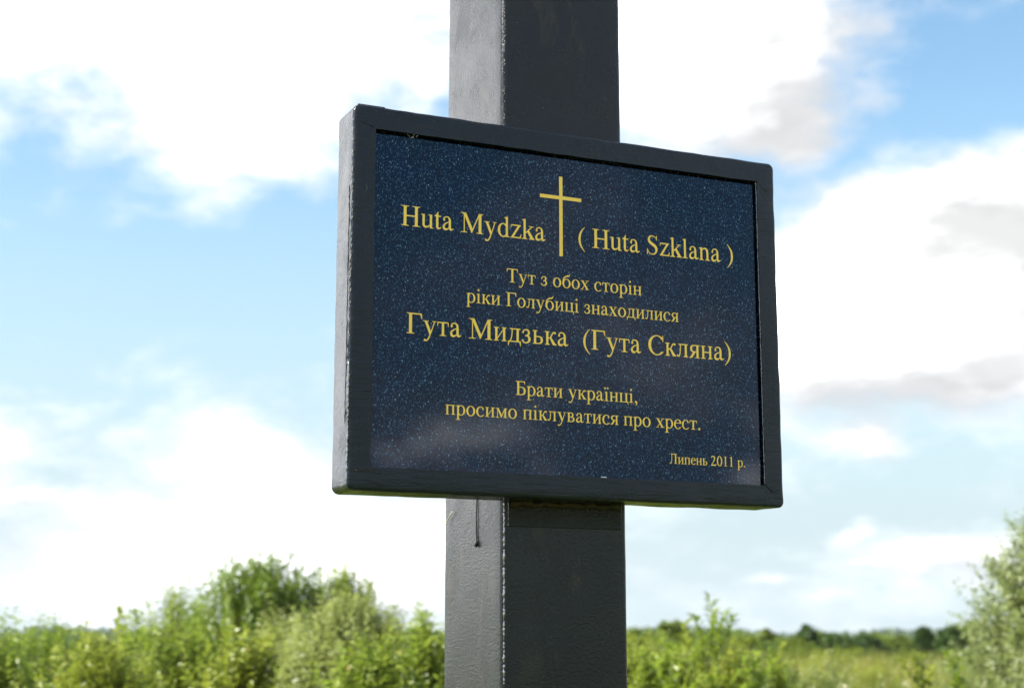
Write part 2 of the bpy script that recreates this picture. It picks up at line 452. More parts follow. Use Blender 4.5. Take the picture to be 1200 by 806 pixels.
# open seam along the left side where sheet meets angle iron
def wavy_line(p0, p1, n, r, amp, seed, sides=5):
    rn = random.Random(seed); pts = []; rad = []
    for k in range(n):
        t = k / (n - 1); p = Vector(p0).lerp(Vector(p1), t)
        pts.append(p + Vector([rn.uniform(-amp, amp) for _ in range(3)])); rad.append(r * rn.uniform(.5, 1.4))
    return tube(pts, rad, sides)
V, F = wavy_line(L(-W / 2 - .0001, .0075, H / 2 - .12), L(-W / 2 - .0001, .0085, -H / 2 + .09), 60, .0009, .0004, 4)
mesh_np('open_seam', V, F, M_DARK, fr)

M_CHIP0 = simple('scratched grey paint', (0.16, 0.15, 0.14), .6, 300)
def surf_line(name, pts, rad, m, seed):
    rn = random.Random(seed); P = []; Rr = []
    for a, b_ in zip(pts[:-1], pts[1:]):
        for k in range(8):
            t = k / 8; P.append(Vector(L(a[0] + (b_[0] - a[0]) * t, -.0001 + rn.uniform(-.0002, .0001), a[1] + (b_[1] - a[1]) * t + rn.uniform(-.0006, .0006)))); Rr.append(rad * rn.uniform(.4, 1.3))
    v, f = tube(P, Rr, 5); return mesh_np(name, v, f, m, fr, smooth=True)
surf_line('weld_scar', [(-.341, -.249), (-.328, -.2475), (-.318, -.2485), (-.308, -.2455)], .0011, M_RIM, 1)
surf_line('weld_scar', [(.322, .243), (.333, .231), (.342, .226)], .0008, M_FRAME, 2)
surf_line('weld_scar', [(.322, -.243), (.334, -.252), (.345, -.254)], .0009, M_FRAME, 3)
surf_line('weld_scar', [(-.322, .243), (-.333, .247), (-.345, .249)], .0007, M_FRAME, 6)
surf_line('weld_scar', [(-.334, .158), (-.3315, .152), (-.334, .146)], .0004, M_CHIP0, 7)
v, f = box(-W / 2 - UC + .009, -W / 2 - UC + .050, L(0, .0045)[1], L(0, .05)[1], PZ + H / 2 - .003, PZ + H / 2 + .0012)
o = mesh_np('paint_ridge', v, f, M_FRAME, fr); bevel(o, .0008, 2)

def bead(name, parent, x, y, z0, z1, rmin, rmax, seed, m):
    rn = random.Random(seed); n = int((z1 - z0) / .0022); P = []; Rr = []
    for k in range(n):
        t = k / (n - 1); P.append(Vector((x + rn.uniform(-.0004, .0004), y + rn.uniform(-.0004, .0004), z0 + (z1 - z0) * t))); Rr.append(rn.uniform(rmin, rmax))
    v, f = tube(P, Rr, 8); return mesh_np(name, v, f, m, parent, smooth=True)
M_GLOSS = paint_material('metallic edge glint', (0.010, 0.010, 0.011), (0.08, 0.14), 0.1, 60)
_gp = M_GLOSS.node_tree.nodes['Principled BSDF']
for _l in list(_gp.inputs['Base Color'].links): M_GLOSS.node_tree.links.remove(_l)
_gp.inputs['Base Color'].default_value = (0.30, 0.30, 0.32, 1); _gp.inputs['Metallic'].default_value = 0.75  # metallic grey puts the sun's glints into the colour of the enamel edges
bead('glint_bead', cross, -PW / 2 + .0040, -PD / 2 + .0016, .13, zs - .004, .0001, .0022, 21, M_GLOSS)
bead('glint_bead', fr, L(-W / 2 + .0016, 0)[0], L(0, .0022)[1], PZ - H / 2 + .012, PZ - .10, .0002, .0016, 22, M_GLOSS)
bead('glint_bead', cross, -PW / 2 + .0034, -PD / 2 + .0020, PZ + H / 2 + .004, 3.6, .0001, .0007, 23, M_GLOSS)
bead('glint_bead', fr, L(gw_ := W / 2 - BX, 0)[0] + .0002, L(0, .0006)[1], PZ - H / 2 + BX, PZ + H / 2 - BT, .0002, .0006, 24, M_GLOSS)  # pale line painting the lit inner face of the right lip
def chips(name, parent, spots, m, seed):
    rn = random.Random(seed); V = []; F = []
    for (x, y, z, sx, sz) in spots:
        n0 = len(V); k = 6
        for i in range(k): V.append((x + sx * cos(2 * pi * i / k) * rn.uniform(.5, 1.2), y - .0002 + (0.0012 if i in (0,) else 0) * 0, z + sz * sin(2 * pi * i / k) * rn.uniform(.5, 1.2)))
        V.append((x, y - .0007, z)); V.append((x, y + .0010, z))
        for i in range(k): F.append([n0 + i, n0 + (i + 1) % k, n0 + k]); F.append([n0 + (i + 1) % k, n0 + i, n0 + k + 1])
    return tag(mesh_np(name, V, F, m, parent), kind='stuff')
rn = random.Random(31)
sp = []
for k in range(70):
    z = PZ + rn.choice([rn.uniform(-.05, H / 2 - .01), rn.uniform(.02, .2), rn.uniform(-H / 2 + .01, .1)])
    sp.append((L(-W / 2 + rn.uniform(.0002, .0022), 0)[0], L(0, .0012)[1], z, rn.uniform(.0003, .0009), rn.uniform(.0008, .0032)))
M_CHIP_GLINT = simple('pale chips and edge highlights', (0.30, 0.28, 0.25), .6, 300)  # pale tone for chipped paint and for painted-in edge highlights
chips('chips_and_glints', fr, sp, M_CHIP_GLINT, 32)
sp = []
for k in range(46): sp.append((-PW / 2 + rn.uniform(.0030, .0060), -PD / 2 + .0012, rn.uniform(PZ + H / 2, PZ + H / 2 + .22), rn.uniform(.0003, .0008), rn.uniform(.0006, .002)))  # row of flecks painting the highlight along the post corner
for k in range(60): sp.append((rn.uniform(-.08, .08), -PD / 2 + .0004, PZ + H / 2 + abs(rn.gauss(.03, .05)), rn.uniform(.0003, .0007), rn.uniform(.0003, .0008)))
chips('chips_and_glints', cross, sp, M_CHIP_GLINT, 33)
sp = [(rn.uniform(-.09, .09), -PD / 2 - .0024, zs - rn.uniform(.004, .012), rn.uniform(.001, .004), rn.uniform(.001, .003)) for k in range(60)]
chips('rust_crumbs', cross, sp, M_RIM, 34)

# granite slab
DG = 0.006
gw, gh = W / 2 - BX, H / 2
v, f = box(L(-gw + .001, 0)[0], L(gw - .0022, 0)[0], L(0, DG)[1], L(0, DG + .02)[1], PZ - gh + BX - .002, PZ + gh - BT - .0040)
slab = mesh_np('granite_plaque', v, f, M_GRANITE, cross)
b = slab.modifiers.new('bevel', 'BEVEL'); b.width = .001; b.segments = 2
slab['label'] = 'polished dark blue granite slab speckled with pale grains, set into the frame'
v, f = box(L(-gw - .002, 0)[0], L(gw + .002, 0)[0], L(0, DG + .0215)[1], L(0, DG + .028)[1], PZ - gh + .02, PZ + gh - .02)
mesh_np('sealant_bed', v, f, M_DARK, fr)
# torn sealant crumbs in the joint along the top and right
V = []; F = []
rn = random.Random(8)
for k in range(150):
    if k < 95: u, z = rn.uniform(-gw, gw), gh - BT - rn.uniform(.0005, .0030)
    else: u, z = gw - rn.uniform(.0005, .0028), rn.uniform(-gh + .03, gh - .03)
    s = rn.uniform(.0007, .0020)
    c = Vector(L(u, DG + rn.uniform(-.001, .002), z)); b0 = len(V)
    for q in ((s, 0, 0), (-s, 0, 0), (0, s, 0), (0, -s, 0), (0, 0, s * .7), (0, 0, -s * .7)): V.append(c + Vector(q) * rn.uniform(.7, 1.3))
    F += [[b0 + a, b0 + b_, b0 + c_] for a, b_, c_ in ((0, 2, 4), (2, 1, 4), (1, 3, 4), (3, 0, 4), (2, 0, 5), (1, 2, 5), (3, 1, 5), (0, 3, 5))]
tag(mesh_np('sealant_crumbs', V, F, M_RIM, fr), kind='stuff')

# ---------------------------------------------------------------- serif lettering, drawn in 1/1000 em
class Pen:
    def __init__(s): s.parts = []
    def poly(s, *p): s.parts.append(('p', [tuple(map(float, q)) for q in p]))
    def box(s, x0, x1, y0, y1): s.poly((x0, y0), (x1, y0), (x1, y1), (x0, y1))
    def ball(s, x, y, r, n=14): s.poly(*[(x + r * cos(2 * pi * k / n), y + r * sin(2 * pi * k / n)) for k in range(n)])
    def ring(s, cx, cy, rx, ry, th, tv, a0=0, a1=360, tilt=0):
        n = max(8, int(abs(a1 - a0) / 9)); A = []; B = []
        for k in range(n + 1):
            a = R(a0 + (a1 - a0) * k / n)
            A.append((cx + rx * cos(a), cy + ry * sin(a)))
            B.append((cx + (rx - th) * cos(a + tilt), cy + (ry - tv) * sin(a + tilt)))
        s.parts.append(('s', A, B))
    def stroke(s, pts, wid):
        P = [Vector(p) for p in pts]; n = len(P); A = []; B = []; S = []
        for i in range(n - 1):
            p0, p1, p2, p3 = P[max(i - 1, 0)], P[i], P[i + 1], P[min(i + 2, n - 1)]
            for k in range(6):
                t = k / 6
                S.append((0.5 * ((2 * p1) + (p2 - p0) * t + (2 * p0 - 5 * p1 + 4 * p2 - p3) * t * t + (3 * p1 - p0 - 3 * p2 + p3) * t ** 3), wid[i] + (wid[i + 1] - wid[i]) * t))
        S.append((P[-1], wid[-1]))
        for i, (p, w) in enumerate(S):
            d = (S[min(i + 1, len(S) - 1)][0] - S[max(i - 1, 0)][0]).normalized(); nn = Vector((-d.y, d.x))
            A.append(tuple(p + nn * w / 2)); B.append(tuple(p - nn * w / 2))
        s.parts.append(('s', A, B))
    def foot(s, x0, x1, l, r, y=0.0, t=22, up=1):
        """slab serif with brackets; up=-1 for a serif hanging from the top line"""
        b = 26 * up; t = t * up
        s.poly((x0 - l, y), (x1 + r, y), (x1 + r, y + t), (x1 + min(r, 14), y + t + .2 * b), (x1, y + t + b), (x0, y + t + b), (x0 - min(l, 14), y + t + .2 * b), (x0 - l, y + t))
    def flag(s, x0, x1, y):
        s.poly((x0 + 1, y - 92), (x1, y - 60), (x1, y + 6), (x1 - 10, y + 8), (x0 - 62, y - 24), (x0 - 62, y - 40), (x0 - 8, y - 44), (x0, y - 62))

def glyph(c):
    g = Pen(); S = g.stroke
    lat = {'у': 'y', 'о': 'o', 'х': 'x', 'с': 'c', 'р': 'p', 'і': 'i', 'а': 'a', 'е': 'e', 'М': 'M'}
    c = lat.get(c, c)
    def st(x0, x1, y0, y1, bot=(58, 58), top=None):
        g.box(x0, x1, y0, y1)
        if bot: g.foot(x0, x1, *bot, y=y0)
        if top: g.foot(x0, x1, *top, y=y1, up=-1)
    adv = 500
    if c == 'H':
        adv = 722; st(103, 207, 0, 662, (84, 86), (84, 86)); st(514, 618, 0, 662, (86, 84), (86, 84)); g.box(207, 514, 314, 356)
    elif c == 'M':
        adv = 889; g.box(128, 164, 0, 600); g.foot(128, 164, 112, 92); g.poly((14, 662), (214, 662), (470, 130), (436, 0), (418, 0), (146, 570), (110, 640), (14, 642))
        g.poly((418, 0), (436, 0), (745, 662), (700, 662), (452, 130)); st(690, 796, 0, 662, (84, 68), (0, 66))
    elif c == 'S':
        adv = 556; S([(452, 500), (405, 600), (290, 650), (180, 620), (128, 525), (165, 435), (275, 365), (390, 290), (440, 180), (395, 60), (272, 8), (140, 50), (66, 190)], [14, 24, 30, 60, 84, 98, 104, 104, 92, 56, 32, 26, 14])
        g.poly((440, 500), (458, 494), (466, 676), (448, 676), (425, 620)); g.poly((50, 200), (68, 204), (90, 60), (64, -14), (46, -14))
    elif c in 'a':
        adv = 444; S([(82, 330), (92, 390), (135, 428), (200, 441), (262, 418), (297, 350), (302, 240), (302, 110), (320, 42), (372, 30), (438, 66)], [40, 42, 38, 36, 50, 74, 82, 82, 76, 50, 16])
        g.ball(92, 338, 38); S([(300, 288), (185, 240), (100, 180), (74, 108), (102, 42), (168, 26), (235, 52), (296, 108)], [22, 36, 56, 78, 80, 62, 36, 26])
    elif c == 'u':
        g.box(70, 152, 120, 450); g.foot(70, 152, 56, 0, y=450, up=-1); S([(111, 150), (113, 96), (150, 44), (215, 34), (285, 58), (350, 112)], [82, 82, 72, 54, 42, 26])
        g.box(338, 420, 20, 450); g.foot(338, 420, 60, 0, y=450, up=-1); g.foot(338, 420, 0, 60, y=0)
    elif c == 't':
        adv = 278; g.poly((70, 100), (154, 100), (154, 579), (140, 579), (120, 520), (70, 455)); g.box(14, 256, 416, 450); g.poly((14, 416), (110, 416), (130, 560))
        S([(112, 130), (115, 70), (150, 30), (205, 32), (268, 72)], [84, 82, 62, 44, 14])
    elif c == 'y':
        g.box(12, 218, 428, 450); g.box(342, 482, 428, 450); g.poly((62, 440), (160, 440), (292, 120), (252, 0))
        S([(424, 440), (335, 190), (258, -10), (200, -130), (135, -188), (85, -182)], [32, 34, 40, 46, 46, 42]); g.ball(78, -172, 36)
    elif c in 'd':
        g.ring(238, 222, 210, 236, 92, 34, 38, 322); g.poly((340, 70), (352, 110), (352, 20), (340, 20)); g.box(338, 420, 0, 683); g.flag(338, 420, 676); g.foot(338, 420, 0, 64)
    elif c == 'p':
        g.box(78, 160, -217, 440); g.flag(78, 160, 452); g.foot(78, 160, 70, 80, y=-217); g.ring(262, 222, 212, 238, 92, 34, -142, 142)
    elif c == 'z':
        adv = 444; g.box(40, 415, 410, 450); g.poly((305, 415), (415, 450), (130, 30), (26, 0)); g.box(26, 418, 0, 40); g.poly((40, 450), (58, 412), (50, 335), (30, 335)); g.poly((418, 0), (438, 140), (418, 140), (370, 36))
    elif c == 'k':
        st(80, 162, 0, 683, (72, 60)); g.flag(80, 162, 676); g.box(286, 482, 428, 450); S([(160, 212), (290, 330), (410, 438)], [36, 34, 34])
        g.poly((215, 262), (280, 318), (440, 70), (505, 20), (505, 0), (290, 0), (290, 20), (345, 40))
    elif c == 'l':
        adv = 278; st(98, 180, 0, 683, (78, 78)); g.flag(98, 180, 676)
    elif c == 'n':
        st(72, 154, 0, 440, (56, 58)); g.flag(72, 154, 452); S([(148, 360), (205, 410), (272, 424), (332, 394), (360, 330), (372, 250)], [26, 40, 56, 74, 84, 84]); st(331, 413, 0, 270, (58, 70))
    elif c in '()':
        adv = 333; f = (lambda x: x) if c == '(' else (lambda x: 333 - x)
        S([(f(302), 674), (f(190), 550), (f(115), 410), (f(92), 250), (f(115), 90), (f(190), -50), (f(302), -175)], [12, 44, 72, 86, 72, 44, 12])
    elif c == '.': adv = 250; g.ball(125, 44, 58)
    elif c == ',': adv = 250; g.ball(118, 48, 58); S([(150, 60), (168, 0), (150, -70), (88, -135)], [50, 54, 40, 12])
    elif c == '2':
        S([(46, 500), (95, 600), (190, 645), (290, 605), (330, 500), (290, 370), (190, 220), (50, 45)], [18, 50, 64, 82, 88, 74, 50, 34]); g.poly((28, 0), (425, 0), (478, 145), (456, 150), (410, 76), (60, 76))
    elif c == '0': g.ring(250, 331, 226, 345, 96, 34)
    elif c == '1': st(210, 296, 0, 640, (92, 92)); g.poly((112, 600), (112, 582), (210, 612), (296, 560), (296, 676), (284, 676))
    elif c == 'Т':
        adv = 611; st(254, 358, 0, 640, (94, 94)); g.box(18, 594, 622, 662); g.poly((18, 662), (70, 640), (45, 560), (36, 492), (16, 492)); g.poly((594, 662), (542, 640), (567, 560), (576, 492), (596, 492))
    elif c == 'Г':
        adv = 578; st(103, 207, 0, 662, (84, 88), (84, 0)); g.box(180, 548, 622, 662); g.poly((548, 662), (480, 640), (520, 570), (538, 478), (560, 478))
    elif c == 'С':
        adv = 667; g.ring(372, 331, 344, 345, 114, 34, 38, 318); g.poly((585, 555), (600, 450), (622, 450), (622, 676), (600, 676), (592, 620), (560, 600)); g.stroke([(612, 115), (630, 135)], [26, 12])
    elif c == 'Б':
        adv = 574; st(103, 207, 0, 662, (84, 0), (84, 0)); g.box(200, 500, 622, 662); g.poly((500, 662), (430, 640), (470, 580), (484, 510), (504, 510))
        S([(200, 374), (340, 374), (455, 320), (488, 195), (450, 75), (330, 22), (200, 20)], [34, 38, 76, 110, 78, 42, 40])
    elif c == 'Л':
        adv = 678; S([(58, 40), (120, 28), (170, 95), (200, 300), (212, 640)], [62, 50, 48, 48, 48]); g.ball(58, 42, 38); st(462, 566, 0, 662, (84, 84), (0, 84)); g.box(120, 480, 622, 662)
    elif c == 'т':
        adv = 437; st(178, 260, 0, 430, (74, 74)); g.box(22, 416, 414, 450); g.poly((22, 450), (60, 430), (42, 370), (38, 312), (18, 312)); g.poly((416, 450), (378, 430), (396, 370), (400, 312), (420, 312))
    elif c == 'з':
        adv = 390; S([(66, 350), (98, 412), (180, 440), (258, 412), (284, 340), (248, 268), (145, 240)], [36, 38, 38, 64, 78, 54, 28])
        S([(145, 240), (265, 222), (306, 125), (262, 40), (165, 6), (85, 28), (50, 80)], [28, 60, 88, 64, 38, 38, 38]); g.ball(66, 350, 34); g.ball(58, 76, 36)
    elif c == 'o': g.ring(250, 221, 222, 240, 94, 34)
    elif c == 'б':
        adv = 508; g.ring(258, 215, 224, 232, 92, 34); S([(78, 235), (84, 370), (135, 490), (240, 556), (350, 582), (410, 612), (446, 690)], [84, 66, 58, 64, 70, 56, 16])
    elif c == 'x':
        g.poly((62, 440), (168, 440), (440, 10), (334, 10)); S([(398, 440), (90, 10)], [34, 34]); g.box(18, 216, 428, 450); g.box(300, 480, 428, 450); g.box(16, 176, 0, 22); g.box(262, 486, 0, 22)
    elif c == 'c':
        adv = 444; g.ring(246, 221, 222, 240, 92, 34, 52, 312); g.ball(366, 352, 42); S([(380, 44), (412, 92)], [40, 12])
    elif c in 'iї':
        adv = 278; st(98, 180, 0, 440, (78, 78)); g.flag(98, 180, 452)
        if c == 'i': g.ball(138, 625, 52)
        else: g.ball(62, 618, 46); g.ball(212, 618, 46)
    elif c in 'нипц':
        adv = 535; b = (50, 50)
        st(84, 166, 0, 450, b, b); st(370, 452, 0, 450, b, b)
        if c == 'н': g.box(166, 370, 210, 246)
        if c == 'и': g.poly((166, 60), (166, 112), (370, 390), (370, 338))
        if c == 'п': g.box(160, 376, 414, 450)
        if c == 'ц': g.box(160, 500, 0, 36); g.poly((450, 36), (512, 36), (516, -128), (494, -128), (486, -60), (452, 0))
    elif c == 'к':
        adv = 485; st(84, 166, 0, 450, (50, 50), (50, 50)); S([(166, 228), (240, 250), (300, 340), (345, 412), (412, 428)], [34, 38, 42, 44, 46]); g.ball(420, 408, 38)
        g.poly((205, 252), (275, 262), (420, 60), (482, 20), (482, 0), (335, 0))
    elif c == 'л':
        adv = 499; S([(48, 38), (98, 28), (136, 95), (158, 250), (164, 440)], [54, 44, 40, 38, 38]); g.ball(46, 42, 34); st(336, 418, 0, 450, (50, 50), (0, 50)); g.box(84, 350, 414, 450)
    elif c == 'д':
        adv = 508; S([(84, 22), (134, 110), (164, 250), (170, 440)], [38, 38, 38, 38]); g.box(334, 416, 0, 450); g.box(92, 474, 414, 450); g.box(18, 492, 0, 36)
        g.poly((18, 36), (16, -128), (38, -128), (60, 0), (90, 30)); g.poly((492, 36), (494, -128), (472, -128), (450, 0), (420, 30))
    elif c == 'я':
        adv = 459; st(310, 392, 0, 450, (50, 50), (0, 50)); S([(320, 434), (205, 432), (118, 400), (92, 325), (122, 248), (210, 214), (320, 216)], [32, 36, 62, 84, 62, 34, 32])
        g.poly((188, 222), (282, 222), (150, 24), (110, 0), (10, 0), (10, 20), (56, 30))
    elif c == 'ь':
        adv = 458; st(84, 166, 0, 450, (50, 0), (50, 50)); S([(160, 240), (265, 246), (352, 215), (378, 130), (350, 50), (265, 18), (160, 18)], [32, 36, 62, 86, 62, 36, 36])
    elif c == 'в':
        adv = 472; st(84, 166, 0, 450, (50, 0), (50, 0)); S([(160, 432), (245, 432), (316, 405), (334, 342), (306, 276), (235, 246), (160, 244)], [32, 36, 58, 78, 56, 34, 30])
        S([(160, 244), (275, 240), (358, 205), (382, 125), (350, 50), (260, 18), (160, 18)], [30, 34, 62, 86, 62, 36, 36])
    elif c == 'e':
        adv = 444; g.ring(238, 221, 214, 240, 92, 32, 14, 318); g.box(60, 424, 262, 296); g.poly((350, 262), (428, 262), (420, 330), (340, 340)); S([(374, 44), (412, 100)], [38, 12])
    elif c == 'м':
        adv = 632; g.box(98, 128, 0, 430); g.foot(98, 128, 82, 62); g.poly((20, 450), (172, 450), (342, 110), (318, 0), (298, 0), (112, 390), (96, 428), (20, 428))
        g.poly((298, 0), (318, 0), (520, 450), (478, 450), (328, 110)); st(470, 552, 0, 450, (58, 50), (0, 50))
    elif c == ' ': adv = 250
    else: raise ValueError(c)
    return g, adv

def text_mesh(name, runs, label):
    """runs: (string, left u of the first ink, right u of the last ink, baseline v, size) in plaque metres"""
    V = []; F = []; layer = 0
    for (s, u0, u1, v0, size) in runs:
        pos = 0.0; items = []
        for ch in s:
            gl, adv = glyph(ch); items.append((gl, pos)); pos += adv
        xs = [x + p for gl, p in items for part in gl.parts for pts in part[1:] for (x, y) in pts]
        lo, hi = min(xs), max(xs); k = (u1 - u0) / (hi - lo)
        for gl, p in items:
            for part in gl.parts:
                d = DG - 0.00025 - (layer % 24) * 0.00001; layer += 1
                T_ = lambda q: L(u0 + (q[0] + p - lo) * k, d, v0 + q[1] * size / 1000)
                b0 = len(V)
                if part[0] == 'p':
                    V += [T_(q) for q in part[1]]; F.append(list(range(b0, b0 + len(part[1]))))
                else:
                    A, B = part[1], part[2]; V += [T_(q) for q in A] + [T_(q) for q in B]; n = len(A)
                    for i in range(n - 1): F.append([b0 + i, b0 + i + 1, b0 + n + i + 1, b0 + n + i])
    bm = bmesh.new(); vs = [bm.verts.new(v) for v in V]
    for f in F:
        try: bm.faces.new([vs[i] for i in f])
        except ValueError: pass
    bmesh.ops.triangulate(bm, faces=[f for f in bm.faces if len(f.verts) > 4])
    bm.normal_update()
    for f in bm.faces:
        if f.normal.y > 0: f.normal_flip()
    me = bpy.data.meshes.new(name); bm.to_mesh(me); bm.free(); me.materials.append(M_GOLD)
    o = link(bpy.data.objects.new(name, me), slab); o['label'] = label
    return o
BIG, MID, SML = .0449, .0309, .0224
text_mesh('inscription_line', [('Huta Mydzka', -.2772, -.0486, .1050, BIG)], 'gold lettering left of the engraved cross reading Huta Mydzka')
text_mesh('inscription_line', [('( Huta Szklana )', .0062, .2781, .1036, BIG)], 'gold lettering right of the engraved cross reading ( Huta Szklana )')
text_mesh('inscription_line', [('Тут з обох сторін', -.1118, .1129, .0375, MID)], 'small gold lettering reading Тут з обох сторін')
text_mesh('inscription_line', [('ріки Голубиці знаходилися', -.1760, .1770, .0016, MID)], 'small gold lettering reading ріки Голубиці знаходилися')
text_mesh('inscription_line', [('Гута Мидзька', -.2671, -.0119, -.0509, BIG)], 'large gold lettering reading Гута Мидзька')
text_mesh('inscription_line', [('(Гута Скляна)', .0128, .2695, -.0522, BIG)], 'large gold lettering reading (Гута Скляна)')
text_mesh('inscription_line', [('Брати українці,', -.0978, .1027, -.1283, MID)], 'small gold lettering reading Брати українці,')
text_mesh('inscription_line', [('просимо піклуватися про хрест.', -.2069, .2115, -.1630, MID)], 'small gold lettering reading просимо піклуватися про хрест.')
text_mesh('inscription_line', [('Липень 2011 р.', .1568, .2903, -.2163, SML)], 'smallest gold lettering in the lower right corner reading Липень 2011 р.')
# the engraved cross: two gilded grooves side by side
V, F = [], []
def strip(u0, u1, v0, v1, d):
    b0 = len(V); V.extend([L(u0, d, v0), L(u1, d, v0), L(u1, d, v1), L(u0, d, v1)]); F.append([b0, b0 + 1, b0 + 2, b0 + 3])
xc, yc = -.0230, .1750
strip(xc - .0028, xc - .0003, .0851, .2079, DG - .0003); strip(xc + .0003, xc + .0028, .0851, .2079, DG - .0003); strip(xc - .0003, xc + .0003, .0851, .2079, DG - .0002)
strip(-.0578, xc - .0028, yc + .0003, yc + .0027, DG - .0003); strip(-.0578, xc - .0028, yc - .0027, yc - .0003, DG - .0003)
strip(xc + .0028, .0113, yc + .0003, yc + .0027, DG - .0003); strip(xc + .0028, .0113, yc - .0027, yc - .0003, DG - .0003)
strip(-.0578, xc - .0028, yc - .0003, yc + .0003, DG - .0002); strip(xc + .0028, .0113, yc - .0003, yc + .0003, DG - .0002)
o = mesh_np('engraved_cross', V, F, M_GOLD, slab); o['label'] = 'thin gold latin cross engraved above the lettering'

# paint run hanging below the frame on the left face of the post
xl = -PW / 2
pts = [(xl - .0006, -.0215, zs + .045), (xl - .0012, -.022, zs + .004), (xl - .0016, -.021, zs - .02), (xl - .0014, -.0215, zs - .04), (xl - .0017, -.023, zs - .052), (xl - .0024, -.0235, zs - .0565), (xl - .0030, -.0236, zs - .0610), (xl - .0022, -.0237, zs - .0640)]
V, F = tube(pts, [.0008, .0009, .0010, .0010, .0012, .0022, .0032, .0010], 8)
mesh_np('paint_drip', V, F, M_PLAIN, cross, smooth=True)
pts = [(xl - .001, .072, zs - .003), (xl - .002, .080, zs - .008), (xl - .0015, .092, zs - .016), (xl - .002, .100, zs - .023)]
V, F = tube([(p[0] - .002, p[1] - .002, p[2]) for p in pts], [.0008, .0007, .0006, .0004], 5)
mesh_np('brush_bristle', V, F, M_PALE, cross)
# wisp of fluff caught under the top rail, and a pale chip in the bottom joint
V, F = [], []; rn = random.Random(3)
for k in range(6):
    a = Vector(L(-.262 + rn.uniform(-.008, .008), .004, gh - BT + rn.uniform(-.006, .0005))); b_ = a + Vector((rn.uniform(-.007, .007), rn.uniform(-.003, .003), rn.uniform(-.004, .004)))
    v, f = tube([a, (a + b_) / 2 + Vector((0, 0, rn.uniform(-.0015, .0015))), b_], [.0003, .0005, .0003], 4); n0 = len(V); V += v; F += [[i + n0 for i in q] for q in f]
fl = mesh_np('fluff_wisp', V, F, M_WHITE); fl.matrix_world = Matrix.Translation(base) @ Matrix.Rotation(TH, 4, 'Z')
tag(fl, 'tiny white wisp of plant fluff caught under the top left of the frame', 'plant fluff')
v, f = box(L(.040, 0)[0], L(.049, 0)[0], L(0, DG - .002)[1], L(0, DG + .001)[1], PZ - gh + BX - .0012, PZ - gh + BX + .0010)
o = mesh_np('sealant_chip', v, f, M_WHITE, cross); bevel(o, .0006, 2)
# concrete footing
v, f = box(-.30, .30, -.30, .30, -.2, .12)
o = mesh_np('footing', v, f, M_CONC, cross); bevel(o, .02)

# ------------------------------------------------------------------ ground
def ground_z(x, y):
    return 0.0
nr = np.random.default_rng(11)
gm, q, p = mat('meadow ground')
oc = q.n('ShaderNodeTexCoord').outputs['Object']
c = q.mix(q.ramp(q.noise(oc, .05, 6, .6), .35, .65), (0.085, 0.12, 0.025, 1), (0.17, 0.16, 0.055, 1))
c = q.mix(q.ramp(q.noise(oc, 2.5, 5, .7), .4, .7), c, (0.10, 0.13, 0.03, 1))
c = q.mix(q.ramp(q.noise(oc, .012, 5, .6), .45, .6), c, (0.06, 0.10, 0.03, 1))
q.put(p.inputs['Base Color'], c); p.inputs['Roughness'].default_value = .95; p.inputs['Specular IOR Level'].default_value = .1
rads = [0, 3, 6, 12, 25, 50, 100, 200, 400, 800, 1600, 3500, 8000, 20000]
V = [(0, 0, 0)]; F = []; NS = 48
for r in rads[1:]:
    for k in range(NS):
        a = 2 * pi * k / NS; V.append((r * cos(a), r * sin(a), 0))
for k in range(NS): F.append([0, 1 + k, 1 + (k + 1) % NS])
for j in range(len(rads) - 2):
    for k in range(NS):
        k2 = (k + 1) % NS; a = 1 + j * NS
        F.append([a + k, a + NS + k, a + NS + k2, a + k2])
tag(mesh_np('ground', V, F, gm), kind='structure')

# ------------------------------------------------------------------ vegetation
def leaf_mesh(P, D, N, ln, wd):
    """P base, D direction, N normal (M,3); folded lens-shaped leaf of two halves"""
    S = np.cross(D, N); S /= np.linalg.norm(S, axis=1, keepdims=True) + 1e-9
    ln = ln[:, None]; wd = wd[:, None]
    a = P; b = P + D * ln * .45 + S * wd * .5 + N * wd * .12; c = P + D * ln - N * ln * .12; d = P + D * ln * .45 - S * wd * .5 + N * wd * .12
    V = np.stack([a, b, c, d], 1).reshape(-1, 3)
    i = np.arange(len(P))[:, None] * 4
    F = np.concatenate([i + [0, 1, 2], i + [0, 2, 3]], 1).reshape(-1, 3)
    return V, F
def unit(v): return v / (np.linalg.norm(v, axis=-1, keepdims=True) + 1e-9)

